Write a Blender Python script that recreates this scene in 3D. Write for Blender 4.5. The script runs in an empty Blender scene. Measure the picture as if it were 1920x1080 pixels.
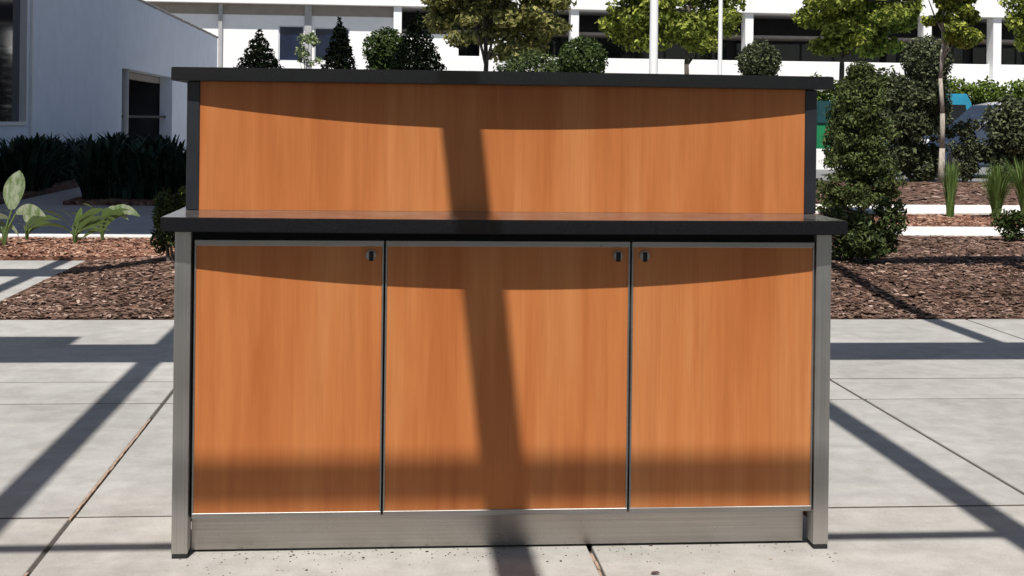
import bpy, bmesh, math, random
import numpy as np
from mathutils import Vector, Matrix

# ------------------------------------------------------------------ camera
scene = bpy.context.scene
FPX, ROLL, PY, EYE = 2600.0, 0.012, 227.0, 1.13
TH = math.atan(231.0 / FPX)
Fw = Vector((math.sin(TH), math.cos(TH), 0)); Rt = Vector((math.cos(TH), -math.sin(TH), 0)); Up = Vector((0, 0, 1))
CX = Rt * math.cos(ROLL) + Up * math.sin(ROLL)
CY = -Rt * math.sin(ROLL) + Up * math.cos(ROLL)
EY = Vector((0, 0, EYE))
camd = bpy.data.cameras.new('camera'); cam = bpy.data.objects.new('camera', camd)
scene.collection.objects.link(cam); scene.camera = cam
M = Matrix.Identity(4)
for i in range(3):
    M[i][0] = CX[i]; M[i][1] = CY[i]; M[i][2] = -Fw[i]; M[i][3] = EY[i]
cam.matrix_world = M
camd.sensor_width = 36.0; camd.lens = 36.0 * FPX / 1920.0
camd.shift_y = -(540.0 - PY) / 1920.0
camd.clip_start = 0.05; camd.clip_end = 800

# ------------------------------------------------------------------ light
SUN = Vector((0.118, 0.526, -1.0)).normalized()          # direction the light travels
w = bpy.data.worlds.new('World'); scene.world = w; w.use_nodes = True
wn = w.node_tree.nodes; wn.clear()
sky = wn.new('ShaderNodeTexSky'); sky.sky_type = 'NISHITA'; sky.sun_disc = False
el = math.asin(-SUN.z); sky.sun_elevation = el
sky.sun_rotation = math.atan2(-SUN.x, -SUN.y)
bg = wn.new('ShaderNodeBackground'); bg.inputs[1].default_value = 0.068
wo = wn.new('ShaderNodeOutputWorld')
w.node_tree.links.new(sky.outputs[0], bg.inputs[0]); w.node_tree.links.new(bg.outputs[0], wo.inputs[0])
sl = bpy.data.lights.new('sun', 'SUN'); sl.energy = 5.0; sl.angle = math.radians(0.53); sl.color = (1.0, 0.955, 0.89)
so = bpy.data.objects.new('sun', sl); scene.collection.objects.link(so)
so.rotation_euler = SUN.to_track_quat('-Z', 'Y').to_euler(); so.location = (-2, -10, 20)
vs = scene.view_settings; vs.view_transform = 'Standard'; vs.look = 'None'; vs.exposure = 0.2; vs.gamma = 1.0; vs.use_curve_mapping = False

# ------------------------------------------------------------------ helpers
COL = scene.collection
rng = random.Random(7); nr = np.random.default_rng(11)

def at(x, y, Y):
    d = Fw + CX * ((x - 960) / FPX) - CY * ((y - PY) / FPX)
    return EY + d * (Y / d.y)

def gnd(x, y, z=0.0):
    d = Fw + CX * ((x - 960) / FPX) - CY * ((y - PY) / FPX)
    return EY + d * ((z - EYE) / d.z)

def tag(o, label=None, cat=None, group=None, kind=None):
    if label: o['label'] = label
    if cat: o['category'] = cat
    if group: o['group'] = group
    if kind: o['kind'] = kind
    return o

def empty(name, loc, label, cat, group=None):
    o = bpy.data.objects.new(name, None); COL.objects.link(o); o.location = loc
    o.empty_display_size = 0.2
    return tag(o, label, cat, group)

def link(name, me, mat, parent=None):
    o = bpy.data.objects.new(name, me); COL.objects.link(o)
    if mat is not None and not me.materials: me.materials.append(mat)
    if parent is not None:
        o.parent = parent
        p = parent; off = Vector((0, 0, 0))
        while p is not None:
            off += p.location; p = p.parent
        o.location = -off           # geometry is written in world coordinates
    return o

class MB:
    def __init__(s): s.bm = bmesh.new()
    def box(s, x0, x1, y0, y1, z0, z1, bev=0.0, seg=2):
        r = bmesh.ops.create_cube(s.bm, size=1.0)
        vs_ = r['verts']
        bmesh.ops.scale(s.bm, vec=(x1 - x0, y1 - y0, z1 - z0), verts=vs_)
        bmesh.ops.translate(s.bm, vec=((x0 + x1) / 2, (y0 + y1) / 2, (z0 + z1) / 2), verts=vs_)
        if bev > 0:
            es = list({e for v in vs_ for e in v.link_edges})
            bmesh.ops.bevel(s.bm, geom=es, offset=bev, segments=seg, affect='EDGES', profile=0.5)
        return s
    def cyl(s, a, b, r0, r1=None, n=12, caps=True):
        a = Vector(a); b = Vector(b); r1 = r0 if r1 is None else r1
        d = (b - a)
        res = bmesh.ops.create_cone(s.bm, cap_ends=caps, segments=n, radius1=r0, radius2=r1, depth=d.length)
        m = Matrix.Translation((a + b) / 2) @ d.to_track_quat('Z', 'Y').to_matrix().to_4x4()
        bmesh.ops.transform(s.bm, matrix=m, verts=res['verts'])
        return s
    def tube(s, pts, radii, n=8):
        for i in range(len(pts) - 1):
            s.cyl(pts[i], pts[i + 1], radii[i], radii[i + 1], n)
        return s
    def poly(s, outline, y0, y1, axis='y', bev=0.0):
        """extrude a closed outline of (a,b) points along an axis"""
        def mk(a, b, t): return {'y': (a, t, b), 'z': (a, b, t), 'x': (t, a, b)}[axis]
        v0 = [s.bm.verts.new(mk(a, b, y0)) for a, b in outline]
        v1 = [s.bm.verts.new(mk(a, b, y1)) for a, b in outline]
        n = len(outline); fs = [s.bm.faces.new(v0), s.bm.faces.new(v1[::-1])]
        for i in range(n):
            fs.append(s.bm.faces.new((v0[i], v0[(i + 1) % n], v1[(i + 1) % n], v1[i])))
        bmesh.ops.recalc_face_normals(s.bm, faces=fs)
        if bev > 0:
            es = list({e for f in fs[:2] for e in f.edges})
            bmesh.ops.bevel(s.bm, geom=es, offset=bev, segments=2, affect='EDGES')
        return s
    def build(s, name, mat, parent=None, smooth=False):
        me = bpy.data.meshes.new(name)
        bmesh.ops.recalc_face_normals(s.bm, faces=s.bm.faces)
        s.bm.to_mesh(me); s.bm.free()
        if smooth:
            for p in me.polygons: p.use_smooth = True
        return link(name, me, mat, parent)

def np_mesh(name, V, Fc, smooth=False):
    me = bpy.data.meshes.new(name)
    me.from_pydata(V.tolist() if hasattr(V, 'tolist') else V, [], Fc.tolist() if hasattr(Fc, 'tolist') else Fc)
    if smooth:
        me.polygons.foreach_set('use_smooth', [True] * len(me.polygons))
    me.update(); return me

# ------------------------------------------------------------------ materials
def new_mat(name):
    m = bpy.data.materials.new(name); m.use_nodes = True
    nt = m.node_tree; b = nt.nodes['Principled BSDF']
    return m, nt, b
def N(nt, t, **kw):
    n = nt.nodes.new(t)
    for k, v in kw.items(): setattr(n, k, v)
    return n
def ramp(nt, stops, interp='LINEAR'):
    r = nt.nodes.new('ShaderNodeValToRGB'); r.color_ramp.interpolation = interp
    e = r.color_ramp.elements
    while len(e) < len(stops): e.new(0.5)
    for i, (p, c) in enumerate(stops):
        e[i].position = p; e[i].color = (c[0], c[1], c[2], 1)
    return r
def noise(nt, scale, detail=4, rough=0.55, vec=None, dist=0.0):
    n = nt.nodes.new('ShaderNodeTexNoise'); n.inputs['Scale'].default_value = scale
    n.inputs['Detail'].default_value = detail; n.inputs['Roughness'].default_value = rough
    n.inputs['Distortion'].default_value = dist
    if vec is not None: nt.links.new(vec, n.inputs['Vector'])
    return n
def mapping(nt, scale, src='Object'):
    tc = nt.nodes.new('ShaderNodeTexCoord'); mp = nt.nodes.new('ShaderNodeMapping')
    mp.inputs['Scale'].default_value = scale
    nt.links.new(tc.outputs[src], mp.inputs['Vector']); return mp.outputs[0]
def mix(nt, fac, a, b, blend='MIX'):
    m = nt.nodes.new('ShaderNodeMix'); m.data_type = 'RGBA'; m.blend_type = blend
    if isinstance(fac, (int, float)): m.inputs[0].default_value = fac
    else: nt.links.new(fac, m.inputs[0])
    for s, v in ((6, a), (7, b)):
        if isinstance(v, tuple): m.inputs[s].default_value = (*v, 1)
        else: nt.links.new(v, m.inputs[s])
    return m.outputs[2]
def bump(nt, b, h, strength=0.3, dist=0.01):
    n = nt.nodes.new('ShaderNodeBump'); n.inputs['Strength'].default_value = strength; n.inputs['Distance'].default_value = dist
    nt.links.new(h, n.inputs['Height']); nt.links.new(n.outputs[0], b.inputs['Normal'])

def plain(name, col, rough=0.6, metal=0.0, var=0.12, scale=8.0, bmp=0.0):
    m, nt, b = new_mat(name)
    v = mapping(nt, (1, 1, 1)); n = noise(nt, scale, 5, 0.6, v)
    c0 = tuple(c * (1 - var) for c in col); c1 = tuple(min(1, c * (1 + var)) for c in col)
    r = ramp(nt, [(0.3, c0), (0.7, c1)]); nt.links.new(n.outputs[0], r.inputs[0])
    nt.links.new(r.outputs[0], b.inputs['Base Color'])
    b.inputs['Roughness'].default_value = rough; b.inputs['Metallic'].default_value = metal
    if bmp > 0: bump(nt, b, n.outputs[0], bmp, 0.01)
    return m

def concrete(name, base, stain=0.1):
    m, nt, b = new_mat(name)
    v = mapping(nt, (1, 1, 1)); oi = N(nt, 'ShaderNodeObjectInfo')
    big = noise(nt, 1.3, 6, 0.6, v); mid = noise(nt, 9, 6, 0.65, v); fine = noise(nt, 160, 3, 0.7, v)
    streak = noise(nt, 3.0, 5, 0.6, mapping(nt, (0.8, 2.6, 1)))
    r1 = ramp(nt, [(0.3, tuple(c * 0.86 for c in base)), (0.7, tuple(c * 1.1 for c in base))]); nt.links.new(big.outputs[0], r1.inputs[0])
    r2 = ramp(nt, [(0.35, (0.86, 0.855, 0.84)), (0.62, (1.05, 1.05, 1.05))]); nt.links.new(mid.outputs[0], r2.inputs[0])
    r3 = ramp(nt, [(0.25, (0.75, 0.74, 0.72)), (0.48, (1, 1, 1))]); nt.links.new(fine.outputs[0], r3.inputs[0])
    r4 = ramp(nt, [(0.3, (0.93, 0.932, 0.94)), (0.65, (1.03, 1.02, 1.01))]); nt.links.new(streak.outputs[0], r4.inputs[0])
    c = mix(nt, 1.0, r1.outputs[0], r2.outputs[0], 'MULTIPLY'); c = mix(nt, 1.0, c, r3.outputs[0], 'MULTIPLY')
    c = mix(nt, 1.0, c, r4.outputs[0], 'MULTIPLY')
    ro = ramp(nt, [(0, (0.94, 0.935, 0.92)), (1, (1.05, 1.05, 1.05))]); nt.links.new(oi.outputs['Random'], ro.inputs[0])
    c = mix(nt, 1.0, c, ro.outputs[0], 'MULTIPLY')
    # a few dark freckles and rusty spots
    sp = noise(nt, 42, 2, 0.5, v); rs = ramp(nt, [(0.70, (0, 0, 0)), (0.76, (1, 1, 1))]); nt.links.new(sp.outputs[0], rs.inputs[0])
    ms = N(nt, 'ShaderNodeMath', operation='MULTIPLY'); ms.inputs[1].default_value = stain * 3
    nt.links.new(rs.outputs[0], ms.inputs[0])
    c = mix(nt, ms.outputs[0], c, (0.16, 0.13, 0.10))
    bl_ = noise(nt, 0.55, 5, 0.7, v, 0.6); rb = ramp(nt, [(0.42, (1, 1, 1)), (0.62, (0.91, 0.905, 0.895))]); nt.links.new(bl_.outputs[0], rb.inputs[0]); c = mix(nt, 1.0, c, rb.outputs[0], 'MULTIPLY')
    nt.links.new(c, b.inputs['Base Color']); b.inputs['Roughness'].default_value = 0.85
    b.inputs['Specular IOR Level'].default_value = 0.3
    bump(nt, b, fine.outputs[0], 0.35, 0.002)
    return m

def wood(name):
    m, nt, b = new_mat(name)
    oi = N(nt, 'ShaderNodeObjectInfo')
    tc = N(nt, 'ShaderNodeTexCoord')
    off = N(nt, 'ShaderNodeVectorMath', operation='MULTIPLY_ADD')
    cmb = N(nt, 'ShaderNodeCombineXYZ'); nt.links.new(oi.outputs['Random'], cmb.inputs[0])
    off.inputs[1].default_value = (37, 0, 0)
    nt.links.new(cmb.outputs[0], off.inputs[0]); nt.links.new(tc.outputs['Object'], off.inputs[2])
    def mp(sc):
        q = N(nt, 'ShaderNodeMapping'); q.inputs['Scale'].default_value = sc; nt.links.new(off.outputs[0], q.inputs[0]); return q.outputs[0]
    broad = noise(nt, 1.0, 3, 0.5, mp((10, 1, 0.9)), 0.35)
    stripe = noise(nt, 1.0, 4, 0.6, mp((36, 1, 2.0)), 0.5)
    fine = noise(nt, 1.0, 5, 0.7, mp((260, 1, 3.5)), 0.2)
    pore = noise(nt, 1.0, 3, 0.7, mp((620, 1, 14)))
    r1 = ramp(nt, [(0.30, (0.45, 0.138, 0.038)), (0.5, (0.51, 0.176, 0.053)), (0.70, (0.56, 0.222, 0.077))]); nt.links.new(broad.outputs[0], r1.inputs[0])
    r2 = ramp(nt, [(0.30, (0.91, 0.87, 0.82)), (0.62, (1.04, 1.05, 1.06))]); nt.links.new(stripe.outputs[0], r2.inputs[0])
    r3 = ramp(nt, [(0.3, (0.94, 0.91, 0.88)), (0.6, (1.02, 1.02, 1.02))]); nt.links.new(fine.outputs[0], r3.inputs[0])
    r4 = ramp(nt, [(0.22, (0.72, 0.62, 0.55)), (0.38, (1, 1, 1))]); nt.links.new(pore.outputs[0], r4.inputs[0])
    c = mix(nt, 1.0, r1.outputs[0], r2.outputs[0], 'MULTIPLY'); c = mix(nt, 1.0, c, r3.outputs[0], 'MULTIPLY'); c = mix(nt, 0.35, c, r4.outputs[0], 'MULTIPLY')
    nt.links.new(c, b.inputs['Base Color'])
    b.inputs['Roughness'].default_value = 0.42; b.inputs['Specular IOR Level'].default_value = 0.35
    bump(nt, b, fine.outputs[0], 0.05, 0.001)
    return m

def steel(name, horiz=False, col=(0.50, 0.48, 0.455), rough=0.42):
    m, nt, b = new_mat(name)
    sc = (1.5, 1.5, 420) if horiz else (420, 420, 1.5)
    n = noise(nt, 1.0, 4, 0.6, mapping(nt, sc)); g = noise(nt, 5, 5, 0.6, mapping(nt, (1, 1, 1)))
    sm = noise(nt, 38, 3, 0.6, mapping(nt, (1, 1, 1)))
    r = ramp(nt, [(0.3, tuple(c * 0.85 for c in col)), (0.7, tuple(c * 1.12 for c in col))]); nt.links.new(n.outputs[0], r.inputs[0])
    r2 = ramp(nt, [(0.3, (0.86, 0.85, 0.83)), (0.65, (1, 1, 1))]); nt.links.new(g.outputs[0], r2.inputs[0])
    r3 = ramp(nt, [(0.72, (1, 1, 1)), (0.80, (0.55, 0.5, 0.46))]); nt.links.new(sm.outputs[0], r3.inputs[0])
    c = mix(nt, 1.0, r.outputs[0], r2.outputs[0], 'MULTIPLY'); c = mix(nt, 1.0, c, r3.outputs[0], 'MULTIPLY')
    nt.links.new(c, b.inputs['Base Color'])
    rr = ramp(nt, [(0.3, (rough - .08,) * 3), (0.7, (rough + .1,) * 3)]); nt.links.new(g.outputs[0], rr.inputs[0]); nt.links.new(rr.outputs[0], b.inputs['Roughness'])
    b.inputs['Metallic'].default_value = 0.88
    b.inputs['Anisotropic'].default_value = 0.5
    bump(nt, b, n.outputs[0], 0.06, 0.001)
    return m

def granite(name):
    m, nt, b = new_mat(name)
    v = mapping(nt, (1, 1, 1)); s = noise(nt, 420, 2, 0.6, v); g = noise(nt, 7, 4, 0.6, v)
    r = ramp(nt, [(0.45, (0.005, 0.0055, 0.0075)), (0.70, (0.012, 0.0125, 0.017)), (0.80, (0.045, 0.046, 0.055))]); nt.links.new(s.outputs[0], r.inputs[0])
    nt.links.new(r.outputs[0], b.inputs['Base Color'])
    rr = ramp(nt, [(0.3, (0.10,) * 3), (0.7, (0.2,) * 3)]); nt.links.new(g.outputs[0], rr.inputs[0]); nt.links.new(rr.outputs[0], b.inputs['Roughness'])
    ge = N(nt, 'ShaderNodeNewGeometry'); sx = N(nt, 'ShaderNodeSeparateXYZ'); nt.links.new(ge.outputs['Normal'], sx.inputs[0])
    up = ramp(nt, [(0.9, (0, 0, 0)), (0.98, (1, 1, 1))]); nt.links.new(sx.outputs[2], up.inputs[0])
    du = noise(nt, 14, 5, 0.7, v); dr_ = ramp(nt, [(0.35, (0.12,) * 3), (0.7, (0.5,) * 3)]); nt.links.new(du.outputs[0], dr_.inputs[0])
    ml = N(nt, 'ShaderNodeMath', operation='MULTIPLY'); nt.links.new(up.outputs[0], ml.inputs[0]); nt.links.new(dr_.outputs[0], ml.inputs[1])
    nt.links.new(mix(nt, ml.outputs[0], r.outputs[0], (0.30, 0.27, 0.25)), b.inputs['Base Color'])
    b.inputs['Specular IOR Level'].default_value = 0.4
    return m

def leafmat(name, dark, light, trans=0.3, rough=0.5, spec=0.14):
    m, nt, b = new_mat(name)
    ge = N(nt, 'ShaderNodeNewGeometry')
    r = ramp(nt, [(0.0, dark), (0.6, tuple((a + c) / 2 for a, c in zip(dark, light))), (1.0, light)])
    nt.links.new(ge.outputs['Random Per Island'], r.inputs[0])
    nt.links.new(r.outputs[0], b.inputs['Base Color']); b.inputs['Roughness'].default_value = rough
    b.inputs['Specular IOR Level'].default_value = spec
    t = N(nt, 'ShaderNodeBsdfTranslucent'); nt.links.new(r.outputs[0], t.inputs[0])
    mx = N(nt, 'ShaderNodeMixShader'); mx.inputs[0].default_value = trans
    out = nt.nodes['Material Output']
    nt.links.new(b.outputs[0], mx.inputs[1]); nt.links.new(t.outputs[0], mx.inputs[2]); nt.links.new(mx.outputs[0], out.inputs[0])
    return m

def mulchmat(name, c0, c1, c2):
    m, nt, b = new_mat(name)
    v = mapping(nt, (1, 1, 1))
    vo = N(nt, 'ShaderNodeTexVoronoi'); vo.inputs['Scale'].default_value = 26; nt.links.new(mapping(nt, (1, 1.8, 1)), vo.inputs['Vector'])
    n = noise(nt, 30, 6, 0.75, v); g = noise(nt, 1.7, 4, 0.6, v)
    sep = N(nt, 'ShaderNodeSeparateColor'); nt.links.new(vo.outputs['Color'], sep.inputs[0])
    r = ramp(nt, [(0.0, c0), (0.55, c1), (1.0, c2)]); nt.links.new(sep.outputs[0], r.inputs[0])
    r2 = ramp(nt, [(0.3, (0.6, 0.6, 0.6)), (0.65, (1.15, 1.15, 1.15))]); nt.links.new(n.outputs[0], r2.inputs[0])
    r3 = ramp(nt, [(0.3, (0.8, 0.8, 0.8)), (0.7, (1.1, 1.1, 1.1))]); nt.links.new(g.outputs[0], r3.inputs[0])
    c = mix(nt, 1.0, r.outputs[0], r2.outputs[0], 'MULTIPLY'); c = mix(nt, 1.0, c, r3.outputs[0], 'MULTIPLY')
    nt.links.new(c, b.inputs['Base Color']); b.inputs['Roughness'].default_value = 0.95
    b.inputs['Specular IOR Level'].default_value = 0.15
    bump(nt, b, n.outputs[0], 0.9, 0.03)
    return m

def chipmat(name, stops):
    m, nt, b = new_mat(name)
    ge = N(nt, 'ShaderNodeNewGeometry'); r = ramp(nt, stops); nt.links.new(ge.outputs['Random Per Island'], r.inputs[0])
    nt.links.new(r.outputs[0], b.inputs['Base Color']); b.inputs['Roughness'].default_value = 0.9
    b.inputs['Specular IOR Level'].default_value = 0.15
    return m

def glassmat(name, col=(0.012, 0.016, 0.025), rough=0.06):
    m, nt, b = new_mat(name)
    n = noise(nt, 1.2, 2, 0.5, mapping(nt, (1, 1, 1)))
    r = ramp(nt, [(0.3, tuple(c * 0.6 for c in col)), (0.7, tuple(c * 1.3 for c in col))]); nt.links.new(n.outputs[0], r.inputs[0])
    nt.links.new(r.outputs[0], b.inputs['Base Color']); b.inputs['Roughness'].default_value = rough
    return m

def barkmat(name, a, c):
    m, nt, b = new_mat(name)
    n = noise(nt, 1, 6, 0.7, mapping(nt, (30, 30, 6)))
    r = ramp(nt, [(0.35, a), (0.65, c)]); nt.links.new(n.outputs[0], r.inputs[0]); nt.links.new(r.outputs[0], b.inputs['Base Color'])
    b.inputs['Roughness'].default_value = 0.9; bump(nt, b, n.outputs[0], 0.6, 0.01)
    return m

M_conc = concrete('pavement_concrete', (0.415, 0.405, 0.385))
M_concw = concrete('weathered_pavement_concrete', (0.385, 0.380, 0.368))
M_conc2 = concrete('kerb_concrete', (0.86, 0.84, 0.80), 0.02)
M_drive = concrete('driveway_concrete', (0.25, 0.26, 0.285), 0.05)
M_asph = plain('asphalt', (0.19, 0.19, 0.19), 0.9, 0, 0.2, 30, 0.3)
M_under = plain('joint_dirt', (0.06, 0.05, 0.042), 0.95, 0, 0.3, 60)
M_seal = plain('tan_joint_sealant', (0.33, 0.235, 0.175), 0.9, 0, 0.35, 25, 0.3)
M_soil = plain('soil_ground', (0.12, 0.095, 0.07), 0.95, 0, 0.3, 3)
M_wood = wood('cherry_laminate')
M_steelv = steel('brushed_steel_upright'); M_steelh = steel('brushed_steel_kick', True, (0.44, 0.415, 0.39), 0.24)
M_trim = steel('aluminium_edge_trim', True, (0.40, 0.385, 0.37), 0.42)
M_gran = granite('black_granite')
M_dark = plain('dark_metal_post', (0.016, 0.018, 0.024), 0.4, 0.0, 0.2, 14)
M_black = plain('black_carcass', (0.008, 0.008, 0.009), 0.8, 0, 0.2)
M_rub = plain('black_rubber', (0.012, 0.012, 0.012), 0.8, 0, 0.2)
M_nick = steel('nickel_lock', False, (0.45, 0.42, 0.4), 0.28)
M_mulch = mulchmat('brown_bark_mulch', (0.06, 0.034, 0.025), (0.145, 0.086, 0.063), (0.25, 0.16, 0.12))
M_mulchr = mulchmat('red_bark_mulch', (0.12, 0.052, 0.032), (0.26, 0.125, 0.085), (0.40, 0.23, 0.16))
M_chip = chipmat('bark_chips', [(0, (0.05, 0.028, 0.02)), (0.5, (0.145, 0.086, 0.063)), (0.88, (0.23, 0.15, 0.115)), (1, (0.46, 0.34, 0.28))])
M_chipr = chipmat('red_bark_chips', [(0, (0.11, 0.045, 0.028)), (0.5, (0.27, 0.13, 0.085)), (1, (0.5, 0.33, 0.24))])
M_white = plain('white_stucco', (0.90, 0.89, 0.87), 0.85, 0, 0.04, 3, 0.1)
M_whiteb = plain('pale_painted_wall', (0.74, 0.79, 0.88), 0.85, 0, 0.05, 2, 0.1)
M_taupe = plain('taupe_spandrel', (0.30, 0.265, 0.235), 0.8, 0, 0.1, 3)
M_greyc = plain('grey_column_paint', (0.40, 0.40, 0.40), 0.8, 0, 0.08, 3)
M_int = plain('dark_interior', (0.035, 0.035, 0.042), 0.7, 0, 0.3, 1.5)
M_glass = glassmat('dark_window_glass'); M_navy = glassmat('navy_window_glass', (0.012, 0.02, 0.05), 0.1)
M_frame = plain('white_window_frame', (0.62, 0.64, 0.67), 0.5, 0, 0.04)
M_tile = plain('grey_roof_tile', (0.20, 0.19, 0.19), 0.8, 0, 0.15, 9)
M_perg = plain('pergola_paint', (0.55, 0.54, 0.52), 0.6, 0, 0.06)
M_pole = plain('white_pole_paint', (0.93, 0.93, 0.92), 0.4, 0, 0.03)
M_bark = barkmat('dark_bark', (0.05, 0.04, 0.032), (0.12, 0.1, 0.085)); M_barkp = barkmat('pale_bark', (0.22, 0.185, 0.15), (0.50, 0.44, 0.38))
L_tree = leafmat('tree_leaf', (0.035, 0.06, 0.010), (0.54, 0.60, 0.12), 0.4)
L_treeo = leafmat('tree_leaf_olive', (0.04, 0.052, 0.014), (0.56, 0.53, 0.19), 0.4)
L_dark = leafmat('conifer_leaf', (0.002, 0.004, 0.002), (0.009, 0.015, 0.006), 0.1, 0.8, 0.05)
L_round = leafmat('topiary_leaf', (0.018, 0.032, 0.008), (0.085, 0.125, 0.032), 0.2)
L_yew = leafmat('yew_leaf', (0.010, 0.020, 0.007), (0.12, 0.155, 0.05), 0.2)
L_con = leafmat('bright_tipped_conifer_leaf', (0.010, 0.020, 0.006), (0.15, 0.19, 0.06), 0.25)
L_grey = leafmat('grey_green_leaf', (0.014, 0.020, 0.010), (0.17, 0.19, 0.095), 0.2)
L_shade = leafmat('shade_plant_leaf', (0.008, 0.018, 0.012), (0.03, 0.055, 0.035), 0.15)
L_hedge = leafmat('hedge_leaf', (0.045, 0.075, 0.012), (0.20, 0.28, 0.05), 0.3)
L_grass = leafmat('grass_blade', (0.05, 0.10, 0.02), (0.24, 0.34, 0.10), 0.35)
L_canna = leafmat('pale_canna_leaf', (0.34, 0.42, 0.24), (0.62, 0.68, 0.52), 0.3, 0.35)
nt_ = L_canna.node_tree
for l_ in [l for l in nt_.links if l.to_socket.name in ('Base Color', 'Color') and l.from_node.type == 'VALTORGB']:
    src = l_.from_socket; dst = l_.to_socket; nz = noise(nt_, 26, 4, .7, mapping(nt_, (1, 1, .35)))
    rz_ = ramp(nt_, [(.38, (.38, .5, .28)), (.6, (1, 1, 1))]); nt_.links.new(nz.outputs[0], rz_.inputs[0])
    nt_.links.new(mix(nt_, 1.0, src, rz_.outputs[0], 'MULTIPLY'), dst)
L_cannad = leafmat('deep_canna_leaf', (0.05, 0.085, 0.022), (0.20, 0.28, 0.10), 0.3, 0.35)
L_lime = leafmat('lime_leaf', (0.30, 0.36, 0.03), (0.55, 0.58, 0.08), 0.35)
L_pale = leafmat('pale_leaf', (0.12, 0.18, 0.06), (0.40, 0.46, 0.26), 0.3)

# ------------------------------------------------------------------ ground, pavement, beds
g = MB(); g.box(-160, 200, -60, 260, -0.30, -0.14); tag(g.build('ground', M_soil), kind='structure')

JX = [-0.874 + 1.42 * k for k in range(-4, 6)]        # depth joints
JY = [-4.4, -2.8, -1.2, 0.4, 2.0, 3.998, 5.574, 6.028, 7.87]
BEDL = -2.33
pav = MB(); pav.box(JX[0], JX[-1], JY[0], 7.87, -0.13, -0.018); pav.box(JX[0], BEDL - 0.006, 7.8701, 11.08, -0.13, -0.018)
pavement = tag(pav.build('pavement', M_under), kind='structure')
def slab(x0, x1, y0, y1, mt=None):
    b = MB(); b.box(x0, x1, y0, y1, -0.1, rng.uniform(-0.0008, 0.0008), 0.004, 2)
    b.build('paving_slab', mt or M_concw, pavement)
for i in range(len(JX) - 1):
    for j in range(len(JY) - 1):
        slab(JX[i] + 0.007, JX[i + 1] - 0.007, JY[j] + 0.0065, JY[j + 1] - 0.0065, M_concw if JY[j] > 3.9 else M_conc)
for (x0, x1) in ((JX[0], JX[1]), (JX[1], JX[2]), (JX[2], BEDL)):
    if x1 - x0 > 0.2:
        slab(x0 + 0.005, x1 - 0.006, 7.874, 9.3); slab(x0 + 0.005, x1 - 0.006, 9.304, 11.08)
for (xj, y0, y1) in ((JX[4], 3.98, 5.3), (JX[4], 3.2, 3.52), (JX[5], 2.1, 3.6)):
    s = MB(); n = 24
    for k in range(n):
        ya = y0 + (y1 - y0) * k / n; yb = y0 + (y1 - y0) * (k + 1) / n
        jx = xj - 0.001 + rng.uniform(-0.0015, 0.0015)
        s.box(jx - 0.0065, jx + 0.0015, ya, yb - 0.0005, -0.03, -0.0015 + rng.uniform(-0.002, 0.002))
    s.build('joint_sealant', M_seal, pavement)

for yj in JY[5:8]:
    for i in range(len(JX) - 1):
        q = MB(); q.box(JX[i] + .008, JX[i + 1] - .008, yj - .0062, yj + .0062, -.03, -.0012); q.build('joint_filler', M_under, pavement)
for (xj, y0, y1) in ((JX[6], 2.0, 7.86), (JX[7], 2.0, 7.86), (JX[4], 5.31, 7.86), (JX[4], 3.53, 3.97)):
    q = MB(); q.box(xj - .0066, xj + .0066, y0, y1, -.03, -.0032); q.build('joint_filler', M_under, pavement)
def bedh(x, y):
    a = min(1, max(0, (x - BEDL) / 0.9)); b_ = min(1, max(0, (y - 7.87) / 1.9)); c = min(1, max(0, (11.6 - y) / 1.6))
    s = lambda t: t * t * (3 - 2 * t)
    h = 0.11 * s(a) * s(b_) * s(c) + 0.012 * math.sin(x * 3.1 + y * 1.7) * s(b_) * s(a)
    return h + 0.006 * s(b_)
def bed_sheet(name, x0, x1, y0, y1, nx, ny, hf, mat, jit=0.007, kind='structure', thick=0.1):
    V = []; Fc = []
    for j in range(ny + 1):
        for i in range(nx + 1):
            x = x0 + (x1 - x0) * i / nx; y = y0 + (y1 - y0) * j / ny
            e = 0 if (i in (0, nx) or j in (0, ny)) else 1
            V.append((x, y, hf(x, y) + e * rng.uniform(-jit, jit)))
    for j in range(ny):
        for i in range(nx):
            a = j * (nx + 1) + i; Fc.append((a, a + 1, a + nx + 2, a + nx + 1))
    per = [i for i in range(nx + 1)] + [j * (nx + 1) + nx for j in range(1, ny + 1)] + [ny * (nx + 1) + i for i in range(nx - 1, -1, -1)] + [j * (nx + 1) for j in range(ny - 1, 0, -1)]
    b0 = len(V)
    for p in per: V.append((V[p][0], V[p][1], -thick))
    n = len(per)
    for k in range(n):
        Fc.append((per[(k + 1) % n], per[k], b0 + k, b0 + (k + 1) % n))
    o = link(name, np_mesh(name, V, Fc), mat)
    return tag(o, kind=kind)
def chips(name, parent, mat, n, x0, x1, y0, y1, hf, smin, smax, near=1.0):
    V = []; Fc = []
    for k in range(n):
        x = rng.uniform(x0, x1); y = y0 + (y1 - y0) * rng.random() ** near
        L = rng.uniform(smin, smax); W = L * rng.uniform(0.2, 0.5); a = rng.uniform(0, math.pi); t = rng.uniform(-0.22, 0.22); r_ = rng.uniform(-.3, .3)
        z = hf(x, y) + 0.008
        ux, uy = math.cos(a), math.sin(a); base = len(V)
        mid = rng.uniform(.001, .005)
        for (p, q, h) in ((-1, -1, 0), (0, -1.1, mid), (1, -.6, 0), (1, .7, 0), (0.1, 1, mid), (-1, .8, 0)):
            V.append((x + ux * p * L / 2 - uy * q * W / 2, y + uy * p * L / 2 + ux * q * W / 2, z + p * t * L / 2 + q * r_ * W / 2 + h))
        Fc += [(base, base + 1, base + 4, base + 5), (base + 1, base + 2, base + 3, base + 4)]
    o = link(name, np_mesh(name, V, Fc), mat, parent); o['kind'] = 'stuff'
    return o

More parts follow.
